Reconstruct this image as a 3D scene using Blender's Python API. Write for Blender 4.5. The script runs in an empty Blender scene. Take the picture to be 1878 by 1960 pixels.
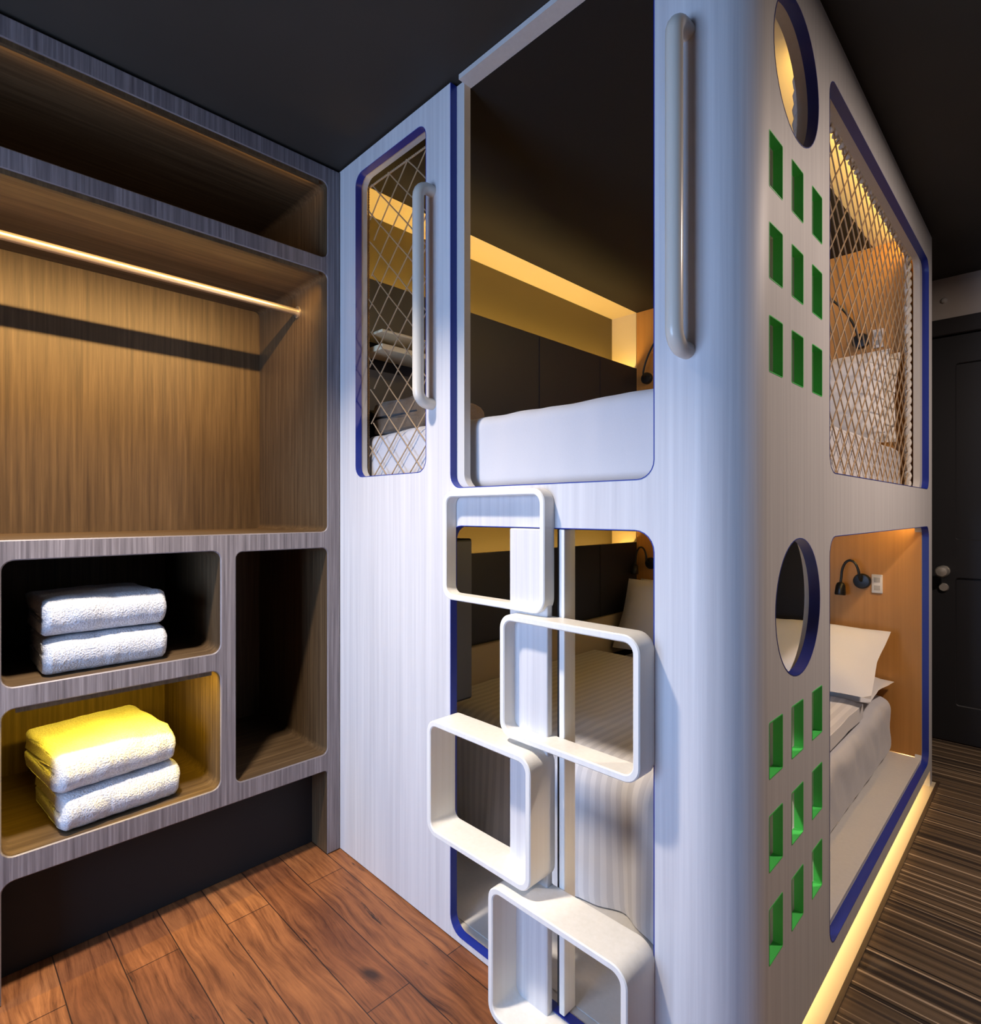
import bpy, bmesh, math, random
from mathutils import Vector, noise
from mathutils.geometry import tessellate_polygon
random.seed(7)
PI = math.pi
sc = bpy.context.scene
C = sc.collection
H = 1.19                       # camera height

# ------------------------------------------------------------------ materials
def new_mat(name):
    m = bpy.data.materials.new(name); m.use_nodes = True
    nt = m.node_tree
    return m, nt, nt.nodes['Principled BSDF']

def rgb(r, g, b):
    f = lambda c: (c/255/12.92) if c/255 <= .04045 else ((c/255+.055)/1.055)**2.4
    return (f(r), f(g), f(b), 1)

def plain(name, col, rough=.6, metal=0, spec=.5, emis=None, estr=0):
    m, nt, b = new_mat(name)
    b.inputs['Base Color'].default_value = col
    b.inputs['Roughness'].default_value = rough
    b.inputs['Metallic'].default_value = metal
    b.inputs['Specular IOR Level'].default_value = spec
    if emis:
        b.inputs['Emission Color'].default_value = emis
        b.inputs['Emission Strength'].default_value = estr
    return m

def N(nt, t, **kw):
    n = nt.nodes.new(t)
    for k, v in kw.items():
        setattr(n, k, v)
    return n

def ramp(nt, fac, stops):
    r = N(nt, 'ShaderNodeValToRGB')
    e = r.color_ramp.elements
    e[0].position, e[0].color = stops[0]
    e[1].position, e[1].color = stops[-1]
    for p, c in stops[1:-1]:
        x = e.new(p); x.color = c
    nt.links.new(fac, r.inputs[0])
    return r.outputs[0]

def mapped(nt, scale, src=None, loc=(0, 0, 0)):
    if src is None:
        src = N(nt, 'ShaderNodeTexCoord').outputs['Object']
    mp = N(nt, 'ShaderNodeMapping')
    mp.inputs['Scale'].default_value = scale
    mp.inputs['Location'].default_value = loc
    nt.links.new(src, mp.inputs[0])
    return mp.outputs[0]

def noise_n(nt, vec, scale=1, detail=4, rough=.55):
    n = N(nt, 'ShaderNodeTexNoise')
    n.inputs['Scale'].default_value = scale
    n.inputs['Detail'].default_value = detail
    n.inputs['Roughness'].default_value = rough
    nt.links.new(vec, n.inputs['Vector'])
    return n.outputs['Fac']

def bump(nt, b, h, strength=.2, dist=.01):
    bp = N(nt, 'ShaderNodeBump')
    bp.inputs['Strength'].default_value = strength
    bp.inputs['Distance'].default_value = dist
    nt.links.new(h, bp.inputs['Height'])
    nt.links.new(bp.outputs[0], b.inputs['Normal'])

def mixc(nt, fac, a, bcol, mode='MIX'):
    m = N(nt, 'ShaderNodeMix', data_type='RGBA', blend_type=mode)
    if isinstance(fac, (int, float)): m.inputs[0].default_value = fac
    else: nt.links.new(fac, m.inputs[0])
    for i, v in ((6, a), (7, bcol)):
        if isinstance(v, tuple): m.inputs[i].default_value = v
        else: nt.links.new(v, m.inputs[i])
    return m.outputs[2]

def laminate(name, lo, hi, rough=.42):
    m, nt, b = new_mat(name)
    f = noise_n(nt, mapped(nt, (90, 90, 1.3)), 1, 5, .6)
    nt.links.new(ramp(nt, f, [(.3, lo), (.7, hi)]), b.inputs['Base Color'])
    b.inputs['Roughness'].default_value = rough
    bump(nt, b, f, .05, .002)
    return m

def veneer(name, cols, fr=75):
    """wood veneer: vertical grain on upright faces, lengthwise grain on level faces"""
    m, nt, b = new_mat(name)
    g = N(nt, 'ShaderNodeNewGeometry')
    sep = N(nt, 'ShaderNodeSeparateXYZ'); nt.links.new(g.outputs['Normal'], sep.inputs[0])
    ab = N(nt, 'ShaderNodeMath', operation='ABSOLUTE'); nt.links.new(sep.outputs[2], ab.inputs[0])
    gt = N(nt, 'ShaderNodeMath', operation='GREATER_THAN'); nt.links.new(ab.outputs[0], gt.inputs[0]); gt.inputs[1].default_value = .6
    a1 = noise_n(nt, mapped(nt, (fr, fr, 2.2)), 1, 6, .65)
    a2 = noise_n(nt, mapped(nt, (fr, 2.2, fr)), 1, 6, .65)
    mx = N(nt, 'ShaderNodeMix', data_type='FLOAT')
    nt.links.new(gt.outputs[0], mx.inputs[0]); nt.links.new(a1, mx.inputs[2]); nt.links.new(a2, mx.inputs[3])
    f = mx.outputs[0]
    nt.links.new(ramp(nt, f, [(.28, cols[0]), (.5, cols[1]), (.72, cols[2])]), b.inputs['Base Color'])
    b.inputs['Roughness'].default_value = .5
    bump(nt, b, f, .12, .002)
    return m

def fabric(name, col, stripe=0, fuzz=.15, scale=500, dark=.86, dist=.003):
    m, nt, b = new_mat(name)
    f = noise_n(nt, mapped(nt, (scale,)*3), 1, 2, .6)
    d = tuple(c*dark for c in col[:3]) + (1,)
    c = ramp(nt, f, [(.3, d), (.65, col)])
    if stripe:
        w = N(nt, 'ShaderNodeTexWave', wave_type='BANDS', bands_direction='X', wave_profile='SIN')
        w.inputs['Scale'].default_value = stripe
        nt.links.new(N(nt, 'ShaderNodeTexCoord').outputs['Object'], w.inputs[0])
        s = ramp(nt, w.outputs['Fac'], [(.42, (.86, .86, .87, 1)), (.58, (1, 1, 1, 1))])
        c = mixc(nt, 1.0, c, s, 'MULTIPLY')
    nt.links.new(c, b.inputs['Base Color'])
    b.inputs['Roughness'].default_value = .9
    b.inputs['Specular IOR Level'].default_value = .15
    b.inputs['Sheen Weight'].default_value = .25
    bump(nt, b, f, fuzz, dist)
    return m

M_shell = laminate('white_laminate', (.60, .59, .60, 1), (.74, .73, .73, 1), .52)
M_line = laminate('cream_lining', (.61, .59, .56, 1), (.65, .63, .60, 1), .5)
M_blue = plain('blue_edge', rgb(32, 52, 150), .35)
M_green = plain('green_edge', rgb(84, 222, 104), .45)
M_box = laminate('cream_paint', (.82, .80, .74, 1), (.88, .86, .81, 1), .38)
M_handle = plain('handle_paint', (.72, .67, .57, 1), .28)
M_black = plain('matt_black', (.022, .019, .017, 1), .7, spec=.25)
M_navy = plain('navy_panel', (.012, .015, .028, 1), .45)
M_ceil = None
M_cove = plain('cove_cream', (.78, .66, .42, 1), .6)
M_coved = plain('cove_back_olive', (.12, .092, .038, 1), .6)
M_beige = plain('beige_pad', (.42, .36, .29, 1), .8)
M_chrome = plain('brushed_steel', (.82, .78, .70, 1), .38, .8)
M_rod = plain('satin_rod', (.72, .62, .48, 1), .3, .85)
M_plastic = plain('white_plastic', (.75, .73, .70, 1), .4)
M_out = plain('outlet_grey', (.45, .44, .42, 1), .45)
M_lampblk = plain('lamp_black', (.012, .012, .012, 1), .35)
M_door = plain('door_charcoal', (.017, .017, .020, 1), .5)
M_doorf = plain('door_frame_charcoal', (.024, .021, .022, 1), .5)
M_wallp = plain('wall_greige', (.66, .60, .54, 1), .7)
M_walld = plain('wall_charcoal', (.05, .048, .045, 1), .8)
M_cord = plain('net_cord', (.44, .30, .17, 1), .8)
M_rope = plain('white_rope', (.72, .68, .62, 1), .8)
M_sheet = fabric('bed_linen', (.64, .63, .65, 1), 0, .05, 700, .95)
M_duvet = fabric('striped_linen', (.80, .78, .78, 1), 9, .05, 700, .95)
M_pillow = fabric('pillow_linen', (.80, .78, .76, 1), 0, .05, 700, .95)
M_towel = fabric('terry_towel', (.74, .755, .80, 1), 0, .7, 210, .70, .008)
M_brown = fabric('brown_blanket', (.22, .155, .10, 1), 0, .2, 300, .7)
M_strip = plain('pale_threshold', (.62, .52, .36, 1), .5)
M_edge = plain('dark_brown_edge', (.06, .035, .02, 1), .5)
WARM = (1.0, .66, .21, 1)
def led_mat(name, s, col=WARM): return plain(name, (.8, .7, .5, 1), .5, emis=col, estr=s)
M_wood = veneer('closet_veneer', [(.046, .026, .012, 1), (.090, .055, .026, 1), (.145, .093, .046, 1)])
M_face = veneer('cool_lit_veneer_facing', [(.09, .076, .082, 1), (.20, .175, .182, 1), (.34, .305, .315, 1)], 120)  # facing has its own grain; lighter lilac grey paints in the cool light
M_orange = laminate('orange_headboard', (.50, .235, .055, 1), (.58, .28, .07, 1), .5)

def floor_mat():
    m, nt, b = new_mat('walnut_planks')
    co = N(nt, 'ShaderNodeTexCoord').outputs['Object']
    br = N(nt, 'ShaderNodeTexBrick')
    br.offset = .37; br.squash = 1
    nt.links.new(mapped(nt, (1, 1, 1), co), br.inputs['Vector'])
    br.inputs['Color1'].default_value = (.21, .078, .032, 1)
    br.inputs['Color2'].default_value = (.31, .128, .048, 1)
    br.inputs['Mortar'].default_value = (.035, .014, .008, 1)
    br.inputs['Scale'].default_value = 1
    br.inputs['Mortar Size'].default_value = .0016
    br.inputs['Mortar Smooth'].default_value = .3
    br.inputs['Bias'].default_value = 0
    br.inputs['Brick Width'].default_value = .85
    br.inputs['Row Height'].default_value = .125
    # grain follows slow swirls so that it bends round knots
    wp = N(nt, 'ShaderNodeTexNoise'); wp.inputs['Scale'].default_value = 1; wp.inputs['Detail'].default_value = 2
    nt.links.new(mapped(nt, (3, 9, 1), co), wp.inputs['Vector'])
    vm = N(nt, 'ShaderNodeVectorMath', operation='MULTIPLY_ADD')
    nt.links.new(wp.outputs['Color'], vm.inputs[0]); vm.inputs[1].default_value = (.05, .07, 0); nt.links.new(co, vm.inputs[2])
    cw = vm.outputs[0]
    g = noise_n(nt, mapped(nt, (3.5, 60, 1), cw), 1, 8, .72)
    gc = ramp(nt, g, [(.30, (.22, .16, .14, 1)), (.45, (.72, .66, .62, 1)), (.55, (1.0, .97, .92, 1)), (.75, (1.45, 1.38, 1.25, 1))])
    c = mixc(nt, 1.0, br.outputs['Color'], gc, 'MULTIPLY')
    k = noise_n(nt, mapped(nt, (2.6, 22, 1), cw, (5, 3, 0)), 1, 6, .7)
    kf = ramp(nt, k, [(.345, (1, 1, 1, 1)), (.385, (0, 0, 0, 1))])
    c = mixc(nt, kf, c, (.030, .012, .007, 1))
    vo = N(nt, 'ShaderNodeTexVoronoi'); vo.inputs['Scale'].default_value = 1
    nt.links.new(mapped(nt, (3.2, 6.5, 1), cw, (2, 7, 0)), vo.inputs['Vector'])
    kn = ramp(nt, vo.outputs['Distance'], [(.05, (1, 1, 1, 1)), (.15, (0, 0, 0, 1))])
    c = mixc(nt, kn, c, (.035, .013, .007, 1))
    bl = noise_n(nt, mapped(nt, (2.5, 5, 1), co), 1, 4, .6)
    blc = ramp(nt, bl, [(.35, (.60, .52, .50, 1)), (.65, (1.15, 1.12, 1.02, 1))])
    c = mixc(nt, 1.0, c, blc, 'MULTIPLY')
    nt.links.new(c, b.inputs['Base Color'])
    b.inputs['Roughness'].default_value = .5
    bump(nt, b, g, .25, .003)
    return m

def carpet_mat():
    m, nt, b = new_mat('striped_carpet')
    co = N(nt, 'ShaderNodeTexCoord').outputs['Object']
    s1 = noise_n(nt, mapped(nt, (.06, 24, 0), co), 1, 1, .6)
    s2 = noise_n(nt, mapped(nt, (.10, 62, 0), co, (3, 1, 0)), 1, 1, .6)
    c1 = ramp(nt, s1, [(.36, (.040, .030, .024, 1)), (.47, (.10, .070, .044, 1)), (.58, (.16, .11, .068, 1)), (.66, (.06, .045, .034, 1))])
    k = ramp(nt, s2, [(.58, (0, 0, 0, 1)), (.63, (1, 1, 1, 1))])
    c = mixc(nt, k, c1, (.44, .33, .22, 1))
    k2 = ramp(nt, s2, [(.34, (1, 1, 1, 1)), (.40, (0, 0, 0, 1))])
    c = mixc(nt, k2, c, (.018, .015, .014, 1))
    nt.links.new(c, b.inputs['Base Color'])
    b.inputs['Roughness'].default_value = .95
    b.inputs['Specular IOR Level'].default_value = .1
    f = noise_n(nt, mapped(nt, (400, 400, 400), co), 1, 2, .6)
    bump(nt, b, f, .4, .004)
    return m

def ceil_mat():
    m, nt, b = new_mat('charcoal_ceiling')
    f = noise_n(nt, mapped(nt, (1.5, 1.5, 1.5)), 1, 4, .6)
    nt.links.new(ramp(nt, f, [(.3, (.030, .026, .020, 1)), (.7, (.040, .034, .026, 1))]), b.inputs['Base Color'])
    b.inputs['Roughness'].default_value = .75
    return m
M_floor, M_carpet, M_ceil = floor_mat(), carpet_mat(), ceil_mat()

# ------------------------------------------------------------------ mesh helpers
def add_box(bm, x0, x1, y0, y1, z0, z1):
    v = [bm.verts.new(p) for p in ((x0,y0,z0),(x1,y0,z0),(x1,y1,z0),(x0,y1,z0),(x0,y0,z1),(x1,y0,z1),(x1,y1,z1),(x0,y1,z1))]
    for f in ((0,3,2,1),(4,5,6,7),(0,1,5,4),(1,2,6,5),(2,3,7,6),(3,0,4,7)):
        bm.faces.new([v[i] for i in f])

def add_rbox(bm, x0, x1, y0, y1, z0, z1, r=.004, n=(1, 1, 1), seg=3, fn=None):
    """box with rounded edges; n = divisions of the flat part along each axis"""
    lo, hi = Vector((x0, y0, z0)), Vector((x1, y1, z1))
    ax = []
    for i in range(3):
        a, b_ = lo[i], hi[i]
        s = [a + r*(1-math.cos(k/seg*PI/2))*0 + r*k/seg for k in range(seg)]
        s += [a + r + (b_-a-2*r)*k/n[i] for k in range(n[i]+1)]
        s += [b_ - r + r*k/seg for k in range(1, seg+1)]
        ax.append(s)
    cache = {}
    ilo, ihi = lo+Vector((r,)*3), hi-Vector((r,)*3)
    def vert(i, j, k):
        key = (i, j, k)
        if key not in cache:
            p = Vector((ax[0][i], ax[1][j], ax[2][k]))
            q = Vector([min(max(p[a], ilo[a]), ihi[a]) for a in range(3)])
            d = p-q
            if d.length > 1e-9:
                m = max(abs(d[0]), abs(d[1]), abs(d[2]))
                p = q + d.normalized()*r
            if fn: p = fn(p)
            cache[key] = bm.verts.new(p)
        return cache[key]
    nx, ny, nz = len(ax[0])-1, len(ax[1])-1, len(ax[2])-1
    for k in (0, nz):
        for i in range(nx):
            for j in range(ny):
                bm.faces.new([vert(i,j,k), vert(i+1,j,k), vert(i+1,j+1,k), vert(i,j+1,k)])
    for j in (0, ny):
        for i in range(nx):
            for k in range(nz):
                bm.faces.new([vert(i,j,k), vert(i+1,j,k), vert(i+1,j,k+1), vert(i,j,k+1)])
    for i in (0, nx):
        for j in range(ny):
            for k in range(nz):
                bm.faces.new([vert(i,j,k), vert(i,j+1,k), vert(i,j+1,k+1), vert(i,j,k+1)])

def add_tube(bm, pts, r, n=12, closed=False, cap=True):
    pts = [Vector(p) for p in pts]
    rr = r if isinstance(r, (list, tuple)) else [r]*len(pts)
    rings = []
    up = None
    for i, p in enumerate(pts):
        if closed: t = pts[(i+1) % len(pts)] - pts[i-1]
        else: t = pts[min(i+1, len(pts)-1)] - pts[max(i-1, 0)]
        t.normalize()
        if up is None:
            up = t.orthogonal().normalized()
        else:
            up = (up - t*up.dot(t))
            up = up.normalized() if up.length > 1e-6 else t.orthogonal().normalized()
        s = t.cross(up)
        rings.append([bm.verts.new(p + (up*math.cos(2*PI*k/n) + s*math.sin(2*PI*k/n))*rr[i]) for k in range(n)])
    m = len(rings)
    for i in range(m if closed else m-1):
        a, b = rings[i], rings[(i+1) % m]
        for k in range(n):
            bm.faces.new([a[k], a[(k+1)%n], b[(k+1)%n], b[k]])
    if cap and not closed:
        bm.faces.new(rings[0][::-1]); bm.faces.new(rings[-1])

def add_lathe(bm, prof, centre, axis='z', n=24):
    """prof: list of (radius, height along axis)"""
    c = Vector(centre)
    def P(r, h, a):
        u, v = r*math.cos(a), r*math.sin(a)
        return c + {'z': Vector((u, v, h)), 'y': Vector((u, h, v)), 'x': Vector((h, u, v))}[axis]
    rings = [[bm.verts.new(P(max(r, 1e-4), h, 2*PI*k/n)) for k in range(n)] for r, h in prof]
    for a, b in zip(rings, rings[1:]):
        for k in range(n):
            bm.faces.new([a[k], a[(k+1)%n], b[(k+1)%n], b[k]])
    bm.faces.new(rings[0]); bm.faces.new(rings[-1])

def rrect(u0, u1, v0, v1, r=.03, seg=6, corners=(1, 1, 1, 1)):
    """rounded rectangle, counter-clockwise from lower left"""
    pts = []
    cs = [((u0+r, v0+r), PI, corners[0]), ((u1-r, v0+r), 1.5*PI, corners[1]), ((u1-r, v1-r), 0, corners[2]), ((u0+r, v1-r), .5*PI, corners[3])]
    sq = [(u0, v0), (u1, v0), (u1, v1), (u0, v1)]
    for (c, a0, on), q in zip(cs, sq):
        if on:
            for k in range(seg+1):
                a = a0 + PI/2*k/seg
                pts.append((c[0]+r*math.cos(a), c[1]+r*math.sin(a)))
        else: pts.append(q)
    return pts

def circle(cu, cv, r, n=48):
    return [(cu+r*math.cos(2*PI*k/n), cv+r*math.sin(2*PI*k/n)) for k in range(n)]

def offset(path, d, closed=True):
    """move every point of a ccw path outwards by d"""
    n = len(path); out = []
    for i in range(n):
        p = Vector(path[i])
        a = Vector(path[i-1]) if (closed or i > 0) else None
        b = Vector(path[(i+1) % n]) if (closed or i < n-1) else None
        ns = []
        if a is not None:
            e = (p-a).normalized(); ns.append(Vector((e.y, -e.x)))
        if b is not None:
            e = (b-p).normalized(); ns.append(Vector((e.y, -e.x)))
        if len(ns) == 2:
            m = (ns[0]+ns[1]); m = m/ max(m.length_squared/2, 1e-6)
            p = p + m*d
        else: p = p + ns[0]*d
        out.append((p.x, p.y))
    return out

def add_plate(bm, outer, holes, f, w0, w1, ch=0, skip=None):
    """flat plate with holes, from depth w0 (shown side) to w1; ch = chamfer of the shown side"""
    loops0 = [offset(outer, -ch) if ch else outer] + [offset(h, ch) if ch else h for h in holes]
    loops1 = [outer] + list(holes)
    V0 = [[bm.verts.new(f(u, v, w0)) for u, v in L] for L in loops0]
    VC = [[bm.verts.new(f(u, v, w0+ch)) for u, v in L] for L in loops1] if ch else V0
    V1 = [[bm.verts.new(f(u, v, w1)) for u, v in L] for L in loops1]
    for V, L in ((V0, loops0), (V1, loops1)):
        flat = [v for l in V for v in l]
        for t in tessellate_polygon([[Vector((u, v, 0)) for u, v in l] for l in L]):
            try: bm.faces.new([flat[i] for i in t])
            except ValueError: pass
    for li, L in enumerate(loops1):
        n = len(L)
        for i in range(n):
            j = (i+1) % n
            if skip and skip(L[i], L[j]): continue
            if ch: bm.faces.new([V0[li][i], V0[li][j], VC[li][j], VC[li][i]])
            bm.faces.new([VC[li][i], VC[li][j], V1[li][j], V1[li][i]])

def add_ring(bm, path, f, w0, w1, th=.0015, closed=True):
    inner = offset(path, -th, closed)
    n = len(path)
    A = [[bm.verts.new(f(u, v, w)) for u, v in L] for L, w in ((path, w0), (inner, w0), (inner, w1), (path, w1))]
    for i in range(n if closed else n-1):
        j = (i+1) % n
        for k in range(4):
            a, b = A[k], A[(k+1) % 4]
            bm.faces.new([a[i], a[j], b[j], b[i]])
    if not closed:
        bm.faces.new([A[k][0] for k in range(4)]); bm.faces.new([A[k][-1] for k in range(4)])

def world_of(o):
    return o.get('_w', None)
ORI = {}
def obj(name, bm, m, parent=None, smooth=35, at=None):
    """link one mesh object; geometry is given in world coordinates"""
    bmesh.ops.recalc_face_normals(bm, faces=bm.faces[:])
    me = bpy.data.meshes.new(name)
    org = Vector(at) if at is not None else None
    if org is not None:
        bmesh.ops.translate(bm, verts=bm.verts[:], vec=-org)
    bm.to_mesh(me); bm.free()
    for p in me.polygons: p.use_smooth = True
    me.set_sharp_from_angle(angle=math.radians(smooth))
    me.materials.append(m)
    o = bpy.data.objects.new(name, me); C.objects.link(o)
    if parent is not None:
        o.parent = parent
        o.location = -ORI[parent]
        ORI[o] = Vector((0, 0, 0))
    else:
        o.location = org if org is not None else (0, 0, 0)
        ORI[o] = org if org is not None else Vector((0, 0, 0))
    return o

def tag(o, label, cat, group=None):
    o['label'] = label; o['category'] = cat
    if group: o['group'] = group
    return o
def thing(name, loc, label, cat, group=None):
    o = bpy.data.objects.new(name, None); C.objects.link(o)
    o.empty_display_size = .1
    o.location = loc; ORI[o] = Vector(loc)
    return tag(o, label, cat, group)
def struct(o, label=None):
    o['kind'] = 'structure'
    if label: o['label'] = label
    return o
def bm_(): return bmesh.new()
def boxobj(name, b, m, parent=None, r=0):
    bm = bm_()
    if r: add_rbox(bm, *b, r=r)
    else: add_box(bm, *b)
    return obj(name, bm, m, parent)

# ------------------------------------------------------------------ room
CEIL = 2.40
struct(boxobj('floor', (-2.5, 1.4, -1.5, 3.85, -.1, 0), M_floor), 'reddish brown wood plank floor in front of the closet and bunk')
struct(boxobj('ceiling', (-2.5, 1.4, -1.5, 3.85, CEIL, CEIL+.1), M_ceil), 'matt charcoal ceiling over the whole room')
struct(boxobj('wall_left', (-2.55, -2.43, -1.5, 3.85, 0, CEIL), M_walld), 'dark wall behind the closet')
struct(boxobj('wall_right', (1.30, 1.42, -1.5, 3.85, 0, CEIL), M_walld), 'dark wall on the corridor side')
bm = bm_()
add_plate(bm, [(-2.5, 0), (1.4, 0), (1.4, CEIL), (-2.5, CEIL)], [[(-1.58, .45), (-.38, .45), (-.38, 1.75), (-1.58, 1.75)]], lambda u, v, w: (u, -1.38-w, v), 0, .12)
struct(obj('wall_front', bm, M_walld), 'dark wall with an opening for the added window behind the camera')
bm = bm_()
add_plate(bm, [(-1.58, .45), (-.38, .45), (-.38, 1.75), (-1.58, 1.75)], [[(-1.54, .49), (-1.00, .49), (-1.00, 1.71), (-1.54, 1.71)], [(-.96, .49), (-.42, .49), (-.42, 1.71), (-.96, 1.71)]], lambda u, v, w: (u, -1.40-w, v), 0, .05)
struct(obj('added_window_1', bm, M_plastic), 'white two pane window added unseen behind the camera for the cool light')  # window added out of view as a source for the cool light
bm = bm_()
add_plate(bm, [(-2.43, 0), (-.56, 0), (-.56, 2.185), (.48, 2.185), (.48, 0), (1.30, 0), (1.30, CEIL), (-2.43, CEIL)], [], lambda u, v, w: (u, 3.75+w, v), 0, .1)
struct(obj('wall_back', bm, M_wallp), 'greige wall above the dark door at the end of the corridor')
# striped carpet, pale threshold and dark edging beside the bunk
bm = bm_()
add_plate(bm, [(-.374, 1.15), (1.30, 1.15), (1.30, 3.75), (-2.43, 3.75), (-2.43, 3.16), (-.374, 3.16)], [], lambda u, v, w: (u, v, .006-w), 0, .006)
struct(obj('floor_carpet', bm, M_carpet), 'brown and tan striped carpet beside the bunk')
struct(boxobj('trim_1', (-.386, -.374, 1.15, 3.16, 0, .008), M_edge), 'dark brown edging between carpet and pale plinth strip')
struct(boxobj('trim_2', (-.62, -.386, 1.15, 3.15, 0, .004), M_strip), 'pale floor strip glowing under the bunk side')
# door
bm = bm_()
add_plate(bm, [(-.56, 0), (-.505, 0), (-.505, 2.10), (.425, 2.10), (.425, 0), (.48, 0), (.48, 2.185), (-.56, 2.185)], [], lambda u, v, w: (u, 3.73+w, v), 0, .09, .004)
struct(obj('trim_3', bm, M_doorf), 'dark door frame under the greige lintel')
bm = bm_()
dp = [rrect(-.38, -.06, 1.05, 1.95, .01, 2), rrect(.0, .32, 1.05, 1.95, .01, 2), rrect(-.38, -.06, .2, .85, .01, 2), rrect(.0, .32, .2, .85, .01, 2)]
add_plate(bm, [(-.505, .006), (.425, .006), (.425, 2.10), (-.505, 2.10)], dp, lambda u, v, w: (u, 3.76+w, v), 0, .012, .004)
add_box(bm, -.505, .425, 3.772, 3.80, .006, 2.10)
door = struct(obj('door_1', bm, M_door), 'black panelled door with a round steel knob')
bm = bm_()
add_lathe(bm, [(.026, 3.758), (.028, 3.752), (.026, 3.746)], (-.43, 0, .885), 'y', 20)
add_lathe(bm, [(.011, 3.75), (.011, 3.715), (.022, 3.708), (.029, 3.695), (.029, 3.684), (.022, 3.674), (.004, 3.670)], (-.43, 0, .885), 'y', 24)
obj('knob', bm, M_chrome, door)
bm = bm_(); add_lathe(bm, [(.020, 3.758), (.022, 3.752), (.018, 3.744)], (-.43, 0, .80), 'y', 18)
obj('lock', bm, M_chrome, door)
bm = bm_(); add_lathe(bm, [(.014, 3.75), (.014, 3.742), (.010, 3.735), (.002, 3.733)], (-.427, 0, 2.283), 'y', 16)
tag(obj('lintel_highlight', bm, M_plastic), 'tiny round white disc standing for a highlight on the greige lintel above the dark door', 'highlight')  # small white disc modelled in place of a highlight on the lintel

# ------------------------------------------------------------------ bunk
bunk = thing('bunk_bed', (-1.1, 2.1, 0), 'white laminate capsule bunk bed with rounded corner, blue edged openings and green cutouts', 'bunk bed')
XL, XR, YF, YB, TOP, R = -1.985, -.40, 1.05, 3.137, 2.392, .11
f_front = lambda u, v, w: Vector((u, YF+w, v))
f_side = lambda u, v, w: Vector((XR-w, u, v))
def f_corner(a, v, w):
    r = R-w
    return Vector((XR-R + r*math.sin(a), YF+R - r*math.cos(a), v))
Z0 = .003
OPX0, OPX1 = -1.209, -.581
def notch(x0, x1, z, r=.04, seg=6):
    """points of a notch open at the top, walked from left top down, across and up again"""
    pts = [(x0, TOP)]
    pts += [(x0+r-r*math.cos(a), z+r-r*math.sin(a)) for a in [PI/2*k/seg for k in range(seg+1)]]
    pts += [(x1-r+r*math.sin(a), z+r-r*math.cos(a)) for a in [PI/2*k/seg for k in range(seg+1)]]
    pts += [(x1, TOP)]
    return pts
net_front = rrect(-1.7005, -1.317, 1.307, 2.336, .04)
low_front = rrect(OPX0, OPX1, .020, 1.153, .045)
up_notch = notch(OPX0, OPX1, 1.256)
side_up = rrect(1.572, 3.053, 1.286, 2.263, .05)
side_low = rrect(1.572, 3.053, .118, 1.130, .05)
port = [circle(1.336, 2.134, .148), circle(1.345, .986, .148)]
sq = []
for base in ((1.822, 1.6435, 1.462), (.670, .489, .308)):
    for z in base:
        for y0 in (1.163, 1.294, 1.433):
            sq.append(rrect(y0, y0+.077, z, z+.111, .004, 2))

def shell_part(name, w0, w1, m, notch_pts, low_f, up_s, low_s, ports, side_y1):
    bm = bm_()
    outer = [(XL, Z0), (XR-R, Z0), (XR-R, TOP)] + notch_pts[::-1] + [(XL, TOP)]
    seam = lambda a, b: abs(a[0]-(XR-R)) < .006 and abs(b[0]-(XR-R)) < .006
    add_plate(bm, outer, [net_front, low_f], f_front, w0, w1, 0, seam)
    K = 14
    for k in range(K):
        a, b = PI/2*k/K, PI/2*(k+1)/K
        q = [[bm.verts.new(f_corner(t, v, w)) for w in (w0, w1) for v in (Z0, TOP)] for t in (a, b)]
        A, B = q                   # order: (w0,z0),(w0,top),(w1,z0),(w1,top)
        bm.faces.new([A[0], B[0], B[1], A[1]]); bm.faces.new([A[2], A[3], B[3], B[2]])
        bm.faces.new([A[0], A[2], B[2], B[0]]); bm.faces.new([A[1], B[1], B[3], A[3]])
    zs = .072
    outer = [(YF+R, Z0), (1.30, Z0), (1.32, zs), (3.085, zs), (3.085, Z0), (side_y1, Z0), (side_y1, TOP), (YF+R, TOP)]
    seam2 = lambda a, b: abs(a[0]-(YF+R)) < .0005 and abs(b[0]-(YF+R)) < .0005
    add_plate(bm, outer, [up_s, low_s]+ports+sq, f_side, w0, w1, 0, seam2)
    bmesh.ops.remove_doubles(bm, verts=bm.verts[:], dist=1e-5)
    return obj(name, bm, m, bunk, 50)
shell_part('outer_shell', 0, .0225, M_shell, up_notch, low_front, side_up, side_low, port, YB)
in_low_s = rrect(1.572, 3.046, .118, 1.130, .05)
shell_part('inner_lining', .0227, .046, M_line, notch(-1.176, OPX1, 1.256), rrect(-1.262, OPX1, .020, 1.153, .045), rrect(1.572, 3.000, 1.286, 2.263, .05), in_low_s, [port[0], circle(1.358, .986, .180)], 3.15)

def trim(name, path, f, m, closed=True, d=.0227):
    bm = bm_(); add_ring(bm, path, f, -.0006, d, .002, closed)
    return obj(name, bm, m, bunk, 40)
trim('doorway_trim', up_notch, f_front, M_blue, False)['label'] = 'royal blue edge of the upper doorway'
trim('doorway_trim', low_front, f_front, M_blue)['label'] = 'royal blue edge of the lower doorway'
trim('window_trim', net_front, f_front, M_blue)['label'] = 'royal blue edge of the narrow net window'
trim('window_trim', side_up, f_side, M_blue)['label'] = 'royal blue edge of the upper side window'
trim('window_trim', side_low, f_side, M_blue)['label'] = 'royal blue edge of the lower side window'
trim('porthole_trim', port[0], f_side, M_blue)['label'] = 'royal blue edge of the upper round hole'
trim('porthole_trim', port[1], f_side, M_blue)['label'] = 'royal blue edge of the lower round hole'
for q in sq:
    trim('cutout_trim', q, f_side, M_green, True, .018)['label'] = 'green edge of a small square cutout'
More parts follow.
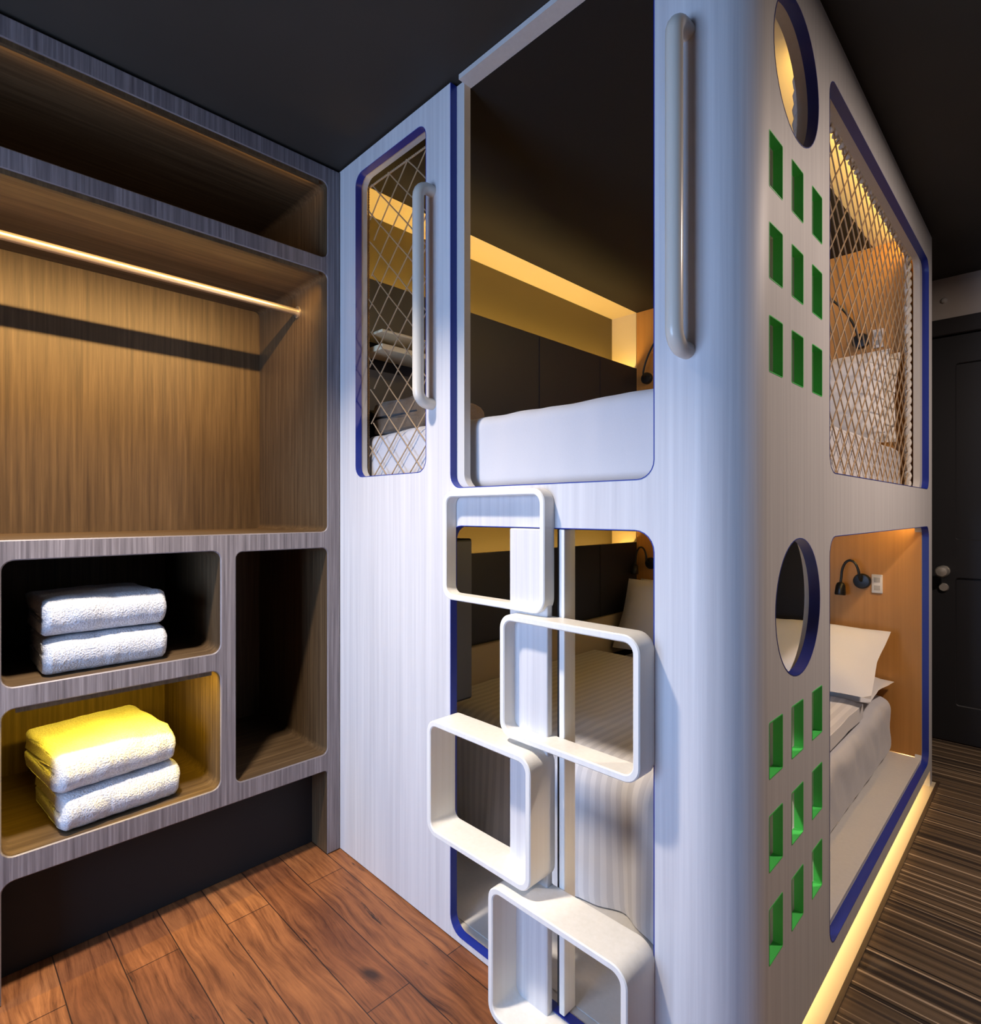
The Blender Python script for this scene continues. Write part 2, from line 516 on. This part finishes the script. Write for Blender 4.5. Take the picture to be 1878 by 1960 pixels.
boxobj('header_rail', (-1.176, OPX1, 1.052, 1.098, 2.384, 2.398), M_line, bunk)

# handles
def handle(x):
    bm = bm_()
    z0, z1, so, rr = 1.502, 2.118, .052, .034
    pts = [(x, YF+.002, z0)]
    pts += [(x, YF-so+rr-rr*math.sin(a), z0+rr-rr*math.cos(a)) for a in [PI/2*k/6 for k in range(7)]]
    pts += [(x, YF-so, z0+.2), (x, YF-so, z1-.2)]
    pts += [(x, YF-so+rr-rr*math.cos(a), z1-rr+rr*math.sin(a)) for a in [PI/2*k/6 for k in range(7)]]
    pts += [(x, YF+.002, z1)]
    add_tube(bm, pts, .0165, 18)
    obj('grab_handle', bm, M_handle, bunk, 60)
handle(-.512); handle(-1.288)

# interior: left wall with cove, ceiling, headboards, deck, platform
XW = -1.80
def berth(z0, zt, lip, name_side, estr):
    """dark side wall, cove with its strip light, ceiling, headboard of one berth"""
    bm = bm_(); add_box(bm, XW-.02, XW, 1.10, 3.04, z0, lip)
    for y in (1.62, 2.14, 2.66):
        add_box(bm, XW-.001, XW+.0025, y-.004, y+.004, z0, lip-.004)
    obj('side_wall', bm, M_navy, bunk)
    boxobj('cove_back', (-1.99, -1.97, 1.075, 3.04, lip-.07, zt), M_coved, bunk)
    boxobj('cove_ledge', (-1.97, XW-.02, 1.075, 3.04, lip-.07, lip-.05), M_cove, bunk)
    boxobj('cove_soffit', (-1.97, XW, 1.075, 3.04, zt, zt+.008), M_cove, bunk)
    boxobj('cove_end', (-1.97, XW-.001, 3.036, 3.0399, lip-.05, zt), M_cove, bunk)
    bm = bm_(); add_box(bm, -1.865, -1.84, 1.12, 3.02, lip-.05, lip-.038)
    obj('light_strip', bm, led_mat('strip_left', estr), bunk)
    boxobj('berth_ceiling', (XW, -.60, 1.10, 3.04, zt, zt+.008), M_black, bunk)
    boxobj('ceiling_edge', (-.60, -.447, 1.10, 3.04, zt, zt+.008), M_cove, bunk)
    boxobj('headboard', (-1.99, -.4232, 3.04, 3.06, z0, zt), M_orange, bunk)
berth(1.25, 2.384, 2.05, 'upper', 26)
berth(.132, 1.148, 1.01, 'lower', 16)
bm = bm_(); add_box(bm, -.4475, -.4465, 1.6, 3.02, 2.336, 2.38)
obj('light_strip', bm, led_mat('strip_right', 17), bunk)
bm = bm_(); add_box(bm, -.4475, -.4465, 1.6, 3.02, 1.134, 1.146)
obj('light_strip', bm, led_mat('strip_low_right', 40), bunk)
bm = bm_(); add_box(bm, -.50, -.455, 1.35, 3.07, .108, .114)
obj('light_strip', bm, led_mat('strip_plinth', 13, (1, .68, .29, 1)), bunk)
boxobj('headboard_panel', (-1.45, -.82, 3.030, 3.0395, .50, 1.146), M_black, bunk)
boxobj('deck', (-1.99, -.447, 1.10, 3.04, 1.157, 1.248), M_line, bunk)
boxobj('end_panel', (-1.99, -.447, 3.062, YB, .003, 2.384), M_shell, bunk)
boxobj('platform', (XW, -.424, 1.486, 3.04, .116, .130), M_line, bunk)
boxobj('plinth', (XW, -.60, 1.484, 3.04, .004, .116), M_black, bunk)
boxobj('step_floor', (XW, -.46, 1.097, 1.484, .004, .022), M_line, bunk)
boxobj('padded_panel', (XW+.001, XW+.03, 1.48, 3.03, .40, .615), M_beige, bunk, .008)
bm = bm_(); add_rbox(bm, XW+.001, -1.50, 1.11, 1.405, .52, 1.095, r=.006)
cab = obj('wall_cabinet', bm, M_navy, bunk)
boxobj('cabinet_side', (-1.50, -1.494, 1.12, 1.398, .53, 1.085), plain('slate_panel', (.10, .11, .14, 1), .4), cab)
# small wall shelf behind the net window
bm = bm_(); add_rbox(bm, XW+.001, -1.66, 1.13, 1.42, 1.755, 1.775, r=.003); add_rbox(bm, XW+.001, -1.66, 1.13, 1.42, 1.815, 1.825, r=.003)
obj('wall_shelf', bm, M_cove, bunk)

# ------------------------------------------------------------------ box ladder
lad = thing('box_ladder', (-.9, 1.0, 0), 'cream ladder of four zigzag open box steps on a flat post at the lower doorway', 'ladder')
boxobj('post', (-.962, -.842, 1.028, 1.0482, .004, 1.150), M_shell, lad, .004)
boxobj('side_rail', (-.826, -.810, 1.0505, 1.094, .024, 1.150), M_box, lad, .003)
boxobj('rail_core', (-.842, -.826, 1.066, 1.090, .024, 1.150), plain('dark_groove', (.03, .035, .035, 1), .6), lad)
def step_box(x0, x1, z0, z1, yf):
    bm = bm_()
    o = rrect(x0, x1, z0, z1, .036, 7); i = rrect(x0+.0155, x1-.0155, z0+.0155, z1-.0155, .0215, 7)
    add_plate(bm, o, [i], lambda u, v, w: Vector((u, yf+w, v)), 0, 1.0485-yf, .0025)
    obj('step_box', bm, M_box, lad, 30)
step_box(-1.199, -.838, .953, 1.246, 1.012)
step_box(-.960, -.580, .652, .946, .990)
step_box(-1.203, -.836, .332, .638, .960)
step_box(-.955, -.580, .004, .318, .945)

# ------------------------------------------------------------------ nets
def rope_pts(path3, r, pitch, ph):
    """helix round a polyline"""
    out = []; d = 0
    for a, b in zip(path3, path3[1:]):
        a, b = Vector(a), Vector(b); L = (b-a).length
        n = max(2, int(L/(pitch/6)))
        t = (b-a).normalized(); u = t.orthogonal().normalized(); v = t.cross(u)
        for k in range(n):
            s = L*k/n; an = 2*PI*(d+s)/pitch + ph
            out.append(a + t*s + (u*math.cos(an)+v*math.sin(an))*r)
        d += L
    return out
def net(name, u0, u1, v0, v1, f, du, slope, rad, loc, label, rope_r=.007, rope_m=None):
    t = thing(name, loc, label, 'net')
    bm = bm_()
    # two families of diagonals v = +-slope*(u-c), each wobbling slightly like knotted cord
    for sgn in (1, -1):
        span = (v1-v0)/slope
        c = u0 - (span if sgn > 0 else 0) + du*.3
        while c < u1 + (0 if sgn > 0 else span):
            pts = []
            n = 26
            for k in range(n+1):
                v = v0 + (v1-v0)*k/n
                u = c + (v-v0)/slope if sgn > 0 else c - (v-v0)/slope
                if u0 <= u <= u1:
                    wob = .004*noise.noise(Vector((u*9, v*9, sgn*3)))
                    pts.append(f(u+wob, v, .002*sgn + .006*noise.noise(Vector((u*4, v*4, 1)))))
            if len(pts) > 1: add_tube(bm, pts, rad, 5)
            c += du
    obj('cord_mesh', bm, M_cord, t, 60)
    m_ = .004
    loop = [f(u0+m_, v0+m_, 0), f(u1-m_, v0+m_, 0), f(u1-m_, v1-m_, 0), f(u0+m_, v1-m_, 0), f(u0+m_, v0+m_, 0)]
    bm = bm_()
    for ph in (0, PI):
        add_tube(bm, rope_pts(loop, rope_r*.62, rope_r*6, ph), rope_r*.72, 6)
    obj('edge_rope', bm, rope_m or M_rope, t, 60)
net('safety_net', -1.715, -1.30, 1.30, 2.325, lambda u, v, w: Vector((u, 1.108+w, v)), .10, 1.02, .0022, (-1.51, 1.112, 1.30),
    'tan cord net behind the narrow front window left of the doorway', .003, M_cord)
net('safety_net', 1.56, 3.012, 1.282, 2.305, lambda u, v, w: Vector((-.466+w*.5, u, v)), .088, .98, .0022, (-.466, 2.3, 1.29),
    'cord net with white rope edge across the upper side window', .012)

# ------------------------------------------------------------------ bedding
def wr(p, amp, s, seed=0):
    q = Vector(p)*s + Vector((seed*7.3, seed*3.1, seed))
    return amp*(noise.noise(q) + .5*noise.noise(q*2.3))
def upmat(p):
    p = Vector(p)
    if p.z > 1.40: p.z += wr((p.x, p.y, 0), .006, 5)
    if p.y < 1.2: p.y += wr((p.x*5, 0, p.z*.8), .004, 3, 2)
    return p
bm = bm_(); add_rbox(bm, -1.775, -.487, 1.125, 3.0, 1.25, 1.464, r=.035, n=(90, 40, 8), seg=5, fn=upmat)
tag(obj('mattress', bm, M_sheet, at=(-1.12, 2.06, 1.25)), 'white sheeted mattress on the upper bunk seen through the upper doorway', 'mattress')
def lowmat(p):
    p = Vector(p)
    if p.x > -.60 and p.z > .14:
        k = min(1, (p.z-.14)/.1)
        p.x += k*(.012*noise.noise(Vector((1, p.y*7, p.z*5))) + .010*noise.noise(Vector((4, p.y*16+p.z*9, p.z*7))))
    return p
bm = bm_(); add_rbox(bm, -1.76, -.515, 1.50, 3.0, .1305, .392, r=.06, n=(40, 60, 8), seg=4, fn=lowmat)
tag(obj('mattress', bm, M_sheet, at=(-1.14, 2.2, .13)), 'white mattress on the lower bunk platform', 'mattress')

def extrude_profile(bm, prof, f, u0, u1, n, endshrink=0, disp=None):
    """closed 2D profile (a,b) swept along u; f(u,a,b)"""
    rings = []
    ca = sum(p[0] for p in prof)/len(prof); cb = sum(p[1] for p in prof)/len(prof)
    for k in range(n+1):
        t = k/n; u = u0+(u1-u0)*t
        e = min(t, 1-t)*n
        ring = []
        for i, (a, b) in enumerate(prof):
            s = 1
            if endshrink and e < 3:
                s = 1-endshrink*(1-e/3)**2
            aa, bb = ca+(a-ca)*s, cb+(b-cb)*s
            p = f(u, aa, bb)
            if disp: p = disp(p, t, i)
            ring.append(bm.verts.new(p))
        rings.append(ring)
    m = len(prof)
    for A, B in zip(rings, rings[1:]):
        for i in range(m):
            j = (i+1) % m
            bm.faces.new([A[i], A[j], B[j], B[i]])
    for ring, rev in ((rings[0], False), (rings[-1], True)):
        for t in tessellate_polygon([[Vector((a, b, 0)) for a, b in prof]]):
            try: bm.faces.new([ring[i] for i in t])
            except ValueError: pass

def densify(pts, d):
    out = []
    for a, b in zip(pts, pts[1:]+pts[:1]):
        a, b = Vector(a), Vector(b); n = max(1, int((b-a).length/d))
        out += [tuple(a+(b-a)*k/n) for k in range(n)]
    return out
arc = lambda cx, cy, r, a0, a1, n: [(cx+r*math.cos(a0+(a1-a0)*k/n), cy+r*math.sin(a0+(a1-a0)*k/n)) for k in range(n+1)]
# lower duvet: top layer and a drop over the foot of the bed
prof = [(2.55, .455)] + arc(1.50, .365, .09, PI/2, PI, 6) + [(1.405, .06), (1.412, .028), (1.437, .028), (1.44, .06)] + arc(1.505, .355, .055, PI, PI/2, 5) + [(2.55, .402)]
prof = densify(prof, .05)
def dduv(p, t, i):
    p = Vector(p)
    if p.z < .40:
        k = (.42-p.z)/.4
        p.y += k*(.022*math.sin(p.x*19) + .014*noise.noise(Vector((p.x*14, p.z*2, 4)))) 
    else:
        p.z += max(0, .012*noise.noise(Vector((p.x*4, p.y*4, 2))) + .008*noise.noise(Vector((p.x*9, p.y*9, 7))))
    return p
bm = bm_(); extrude_profile(bm, prof, lambda u, a, b: (u, a, b), -1.765, -.535, 80, .0, dduv)
tag(obj('duvet', bm, M_duvet, smooth=60, at=(-1.14, 1.9, .40)), 'pale striped duvet on the lower bunk hanging over the foot end', 'duvet')

def pillow(w, h, t, loc, rot, label, seed, group):
    bm = bm_(); n = 22
    grid = {}
    for side in (1, -1):
        for i in range(n+1):
            for j in range(n+1):
                u, v = -1+2*i/n, -1+2*j/n
                if side < 0 and (i in (0, n) or j in (0, n)):
                    grid[(side, i, j)] = grid[(1, i, j)]; continue
                fl = .93                                      # sewn flange round the edge
                uu, vv = min(1, abs(u)/fl), min(1, abs(v)/fl)
                th = (max(0, 1-uu**3.2)**.55)*(max(0, 1-vv**3.2)**.55)*t/2 + .0025
                pinch = 1-.05*(1-abs(v))*abs(u)**3; pinch2 = 1-.05*(1-abs(u))*abs(v)**3
                x, y = u*w/2*pinch, v*h/2*pinch2
                z = side*th + wr((x, y, side), .007, 7, seed)*(1-max(abs(u), abs(v))**6*.4) + .01*(u*v)*math.sin(seed)
                grid[(side, i, j)] = bm.verts.new((x, y, z))
    for side in (1, -1):
        for i in range(n):
            for j in range(n):
                bm.faces.new([grid[(side, i, j)], grid[(side, i+1, j)], grid[(side, i+1, j+1)], grid[(side, i, j+1)]])
    o = obj('pillow', bm, M_pillow, None, 70)
    o.location = loc; o.rotation_euler = [math.radians(a) for a in rot]
    return tag(o, label, 'pillow', group)
G = 'pillows against the orange headboards'
pillow(.60, .40, .12, (-.80, 2.795, 1.678), (72, 0, 1), 'front white pillow on the upper bunk behind the side net', 1, G)
pillow(.58, .40, .11, (-.775, 2.932, 1.678), (75, 0, -1), 'rear white pillow on the upper bunk leaning on the headboard', 2, G)
pillow(.62, .48, .13, (-.815, 2.70, .585), (22, 0, 2), 'top white pillow at the right of the lower bunk by the side window', 3, G)
pillow(.60, .42, .09, (-.82, 2.815, .446), (2, 0, -1), 'white pillow beneath the top one at the right of the lower bunk', 4, G)
pillow(.56, .40, .12, (-1.465, 2.775, .628), (63, 0, -1), 'front white pillow at the left of the lower bunk beside the dark wall', 5, G)
pillow(.56, .40, .12, (-1.45, 2.922, .610), (73, 0, 1), 'rear white pillow at the left of the lower bunk against the headboard', 6, G)

# folded brown blanket on the upper bunk
def fold_profile(D, Hh, slit=.004, rf=None):
    r = rf or Hh/2
    pts = [(-D, Hh)] + arc(-r, Hh/2, Hh/2, PI/2, -PI/2, 8) + [(-D, 0)]
    pts += [(-D, Hh/2-slit)] + [(-r*.9, Hh/2-slit*.5), (-r*.8, Hh/2), (-r*.9, Hh/2+slit*.5)] + [(-D, Hh/2+slit)]
    return densify(pts, .012)
def folded(name, m, D, L, Hh, loc, rotz, seed, label, cat, group=None, sag=.006, tilt=0):
    bm = bm_()
    def dsp(p, t, i):
        p = Vector(p); k = p.z/Hh
        nz = wr(p, .0045, 22, seed) + wr(p, .002, 90, seed+1)
        p.z += k*(wr((p.x, p.y, 0), sag, 9, seed) - .35*sag*abs(2*t-1)**4*2)
        p.x += nz + k*wr((0, p.y, 0), .008, 8, seed+3)
        p.y += wr((p.x, 0, p.z), .006, 20, seed+5)*(abs(2*t-1)**3)
        if p.z < .002: p.z = 0
        return p
    extrude_profile(bm, fold_profile(D, Hh, .006), lambda u, a, b: (a, u, b), -L/2, L/2, 60, .10, dsp)
    zmin = min(v.co.z for v in bm.verts)
    bmesh.ops.translate(bm, verts=bm.verts[:], vec=(0, 0, -zmin))
    o = obj(name, bm, m, None, 65)
    o.location = loc; o.rotation_euler = (0, tilt, rotz)
    return tag(o, label, cat, group)
b = folded('blanket', M_brown, .32, .27, .11, (-1.445, 1.295, 1.472), 0, 9, 'brown folded blanket at the foot of the upper bunk behind the front net', 'blanket')

# ------------------------------------------------------------------ closet
clo = thing('closet', (-2.1, .57, 0), 'grey brown wood veneer open closet with hanging space, rail and three cubbies', 'closet')
XC, XBK = -1.80, -2.36
f_clo = lambda u, v, w: Vector((XC-w, u, v))
Y0, Y1 = -.47, 1.0485
outer = [(Y0, .002), (-.42, .002), (-.42, .293), (.09, .293), (.09, .002), (.138, .002)] + arc(.138+.025, .293-.025, .025, PI, PI/2, 5) + arc(1.0-.012, .293-.012, .012, PI/2, 0, 4) + [(1.0, .002), (Y1, .002), (Y1, 2.388), (Y0, 2.388)]
holes = [rrect(-.42, 1.0, 2.070, 2.333, .022), rrect(-.42, 1.0, 1.122, 2.018, .022),
         rrect(.138, .6435, .764, 1.072, .026), rrect(.138, .6435, .353, .711, .026), rrect(.690, 1.0, .352, 1.066, .020), rrect(-.42, .09, .353, 1.072, .026)]
bm = bm_(); add_plate(bm, outer, holes, f_clo, .0032, .56, 0)
obj('body', bm, M_wood, clo, 30)
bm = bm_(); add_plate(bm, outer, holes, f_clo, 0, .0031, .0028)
obj('face_frame', bm, M_face, clo, 30)['label'] = 'grained facing on the closet front, greyed and lightened as if in cool light'
boxobj('back_panel', (XBK-.016, XBK, Y0, Y1, .29, 2.388), M_wood, clo)
boxobj('kick_panel', (-1.925, -1.91, .138, 1.0, .002, .293), plain('kick_black', (.008, .008, .008, 1), .7), clo)
bm = bm_(); add_tube(bm, [(-2.02, -.4195, 1.937), (-2.02, .9995, 1.937)], .0125, 16)
rod = obj('hanging_rail', bm, M_rod, clo, 60)
for y in (-.418, .998):
    bm = bm_(); add_lathe(bm, [(.022, y-.002), (.022, y+.002)], (-2.02, 0, 1.937), 'y', 20)
    obj('rail_flange', bm, M_rod, rod)
for z, y0, y1 in ((2.333, -.39, .97), (2.018, -.39, .97), (.711, .165, .62)):
    boxobj('light_profile', (-1.818, -1.806, y0, y1, z-.012, z), M_wood, clo)

# ------------------------------------------------------------------ towels
TG = 'folded white towels in the closet'
folded('towel', M_towel, .30, .285, .098, (-1.825, .367, .7645), math.radians(0), 11, 'lower white towel of the pair in the dark upper cubby', 'towel', TG)
folded('towel', M_towel, .30, .285, .098, (-1.826, .365, .866), math.radians(1), 12, 'upper white towel of the pair in the dark upper cubby', 'towel', TG)
folded('towel', M_towel, .31, .285, .096, (-1.815, .402, .3535), math.radians(4), 13, 'lower white towel of the pair in the glowing lower cubby', 'towel', TG)
folded('towel', M_towel, .33, .285, .104, (-1.822, .397, .4535), math.radians(7), 14, 'upper white towel bathed in yellow light in the lower cubby', 'towel', TG)

# ------------------------------------------------------------------ reading lamps and sockets
def lamp(x, z, dirx, loop, label):
    t = thing('reading_lamp', (x, 3.04, z), label, 'lamp', 'black gooseneck reading lamps')
    bm = bm_(); add_lathe(bm, [(.034, 3.0395), (.034, 3.022), (.030, 3.016), (.012, 3.014)], (x, 0, z), 'y', 24)
    obj('base', bm, M_lampblk, t)
    if loop == 'long':
        pts = [(x+dirx*.16*math.sin(a)*1.0*(a/1.6)**.6, 2.985-.02*a, z+.24*math.sin(a*.98)) for a in [1.6*k/14 for k in range(15)]]
        pts = [(x, 3.02, z), (x, 2.99, z+.005)] + pts[1:]
        end = Vector(pts[-1])
        pts2 = [end + Vector((dirx*.02*k, -.01*k, -.006*k*k)) for k in range(1, 5)]
        pts += pts2
        hd = Vector(pts[-1]); hdir = (Vector(pts[-1])-Vector(pts[-2])).normalized()
    else:
        pts = [(x, 3.02, z), (x, 2.995, z+.01)] + [(x+dirx*(.035-.035*math.cos(a)), 2.98, z+.02+.075*math.sin(a)) for a in [PI*k/12 for k in range(13)]] + [(x+dirx*.072, 2.975, z-.01)]
        hd = Vector(pts[-1]); hdir = Vector((0, -.15, -1)).normalized()
    bm = bm_(); add_tube(bm, pts, .0055, 8); obj('gooseneck', bm, M_lampblk, t, 60)
    bm = bm_(); add_tube(bm, [hd - hdir*.004, hd, hd+hdir*.012, hd+hdir*.05, hd+hdir*.055], [.007, .014, .019, .023, .020], 16)
    obj('lamp_head', bm, M_lampblk, t, 50)
lamp(-.645, 1.968, -1, 'long', 'black gooseneck reading lamp behind the side net on the upper headboard')
lamp(-1.727, 1.978, 1, 'long', 'black gooseneck reading lamp at the upper headboard beside the dark wall')
lamp(-.640, .876, -1, 'loop', 'black gooseneck reading lamp above the pillows seen through the lower side window')
lamp(-1.70, .890, -1, 'loop', 'black gooseneck reading lamp above the left pillows of the lower bunk')
def socket(x, z, label):
    t = thing('wall_socket', (x, 3.04, z), label, 'socket', 'white sockets on the headboards')
    boxobj('face_plate', (x-.021, x+.021, 3.033, 3.0398, z-.042, z+.042), M_plastic, t, .003)
    for dz in (-.018, .018):
        boxobj('outlet', (x-.012, x+.012, 3.0318, 3.0333, z+dz-.011, z+dz+.011), M_out, t, .0006)
socket(-.580, 1.968, 'white double socket behind the side net beside the upper reading lamp')
socket(-.583, .868, 'white double socket beside the lamp seen through the lower side window')

# ------------------------------------------------------------------ lights
def area(name, loc, rot, sx, sy, e, col, shape='RECTANGLE', spread=180):
    l = bpy.data.lights.new(name, 'AREA'); l.shape = shape; l.size = sx
    if shape in ('RECTANGLE', 'ELLIPSE'): l.size_y = sy
    l.energy = e; l.color = col; l.spread = math.radians(spread)
    o = bpy.data.objects.new(name, l); C.objects.link(o)
    o.location = loc; o.rotation_euler = [math.radians(a) for a in rot]
    return o
def downlight(x, y, label):
    t = thing('ceiling_downlight', (x, y, CEIL), label, 'light', 'ceiling downlights')
    bm = bm_()
    add_lathe(bm, [(.10, CEIL-.0005), (.10, CEIL-.008), (.085, CEIL-.012), (.080, CEIL-.004), (.078, CEIL-.0005)], (x, y, 0), 'z', 32)
    obj('bezel', bm, M_plastic, t)
COOL = (.40, .60, 1.0)
downlight(-1.28, .22, 'round recessed downlight with soft light above the wood floor')
area('added_window_light', (-.98, -1.43, 1.10), (90, 0, 0), 1.18, 1.28, 68, COOL)  # cool area lamp set in the added, unseen window
area('room_lamp', (-1.28, .22, CEIL-.02), (0, 0, 0), .13, .13, 27, (1, .86, .72), 'DISK', 104)
downlight(.55, 2.15, 'round recessed downlight with warm light above the carpet')
area('corridor_lamp', (.55, 2.15, CEIL-.02), (0, 0, 0), .15, .15, 30, (1, .80, .68), 'DISK')
AM = (1.0, .62, .22)
# closet strips, shining inwards from behind the front edge (area lamps point along their -Z)
area('closet_top_strip', (-1.8195, .29, 2.326), (0, 70, 0), .008, 1.34, .9, AM, spread=165)
area('closet_rail_strip', (-1.8195, .29, 2.011), (0, 50, 0), .008, 1.34, 12, AM, spread=104)
area('cubby_strip', (-1.8195, .392, .704), (0, 35, 0), .008, .44, 4.4, (1.0, .66, .04), spread=160)

w = bpy.data.worlds.new('World'); sc.world = w; w.use_nodes = True
w.node_tree.nodes['Background'].inputs[0].default_value = (.5, .55, .7, 1)
w.node_tree.nodes['Background'].inputs[1].default_value = .02

# ------------------------------------------------------------------ camera
cam = bpy.data.cameras.new('camera'); co = bpy.data.objects.new('camera', cam); C.objects.link(co)
cam.sensor_fit = 'HORIZONTAL'; cam.sensor_width = 36; cam.lens = 36*1092/1878
cam.clip_start = .02
co.location = (0, 0, H); co.rotation_euler = (PI/2, 0, PI/4)
sc.camera = co
vs = sc.view_settings
sc.display_settings.display_device = 'sRGB'
vs.view_transform = 'Standard'; vs.look = 'None'; vs.exposure = 0.0; vs.gamma = 1; vs.use_curve_mapping = False
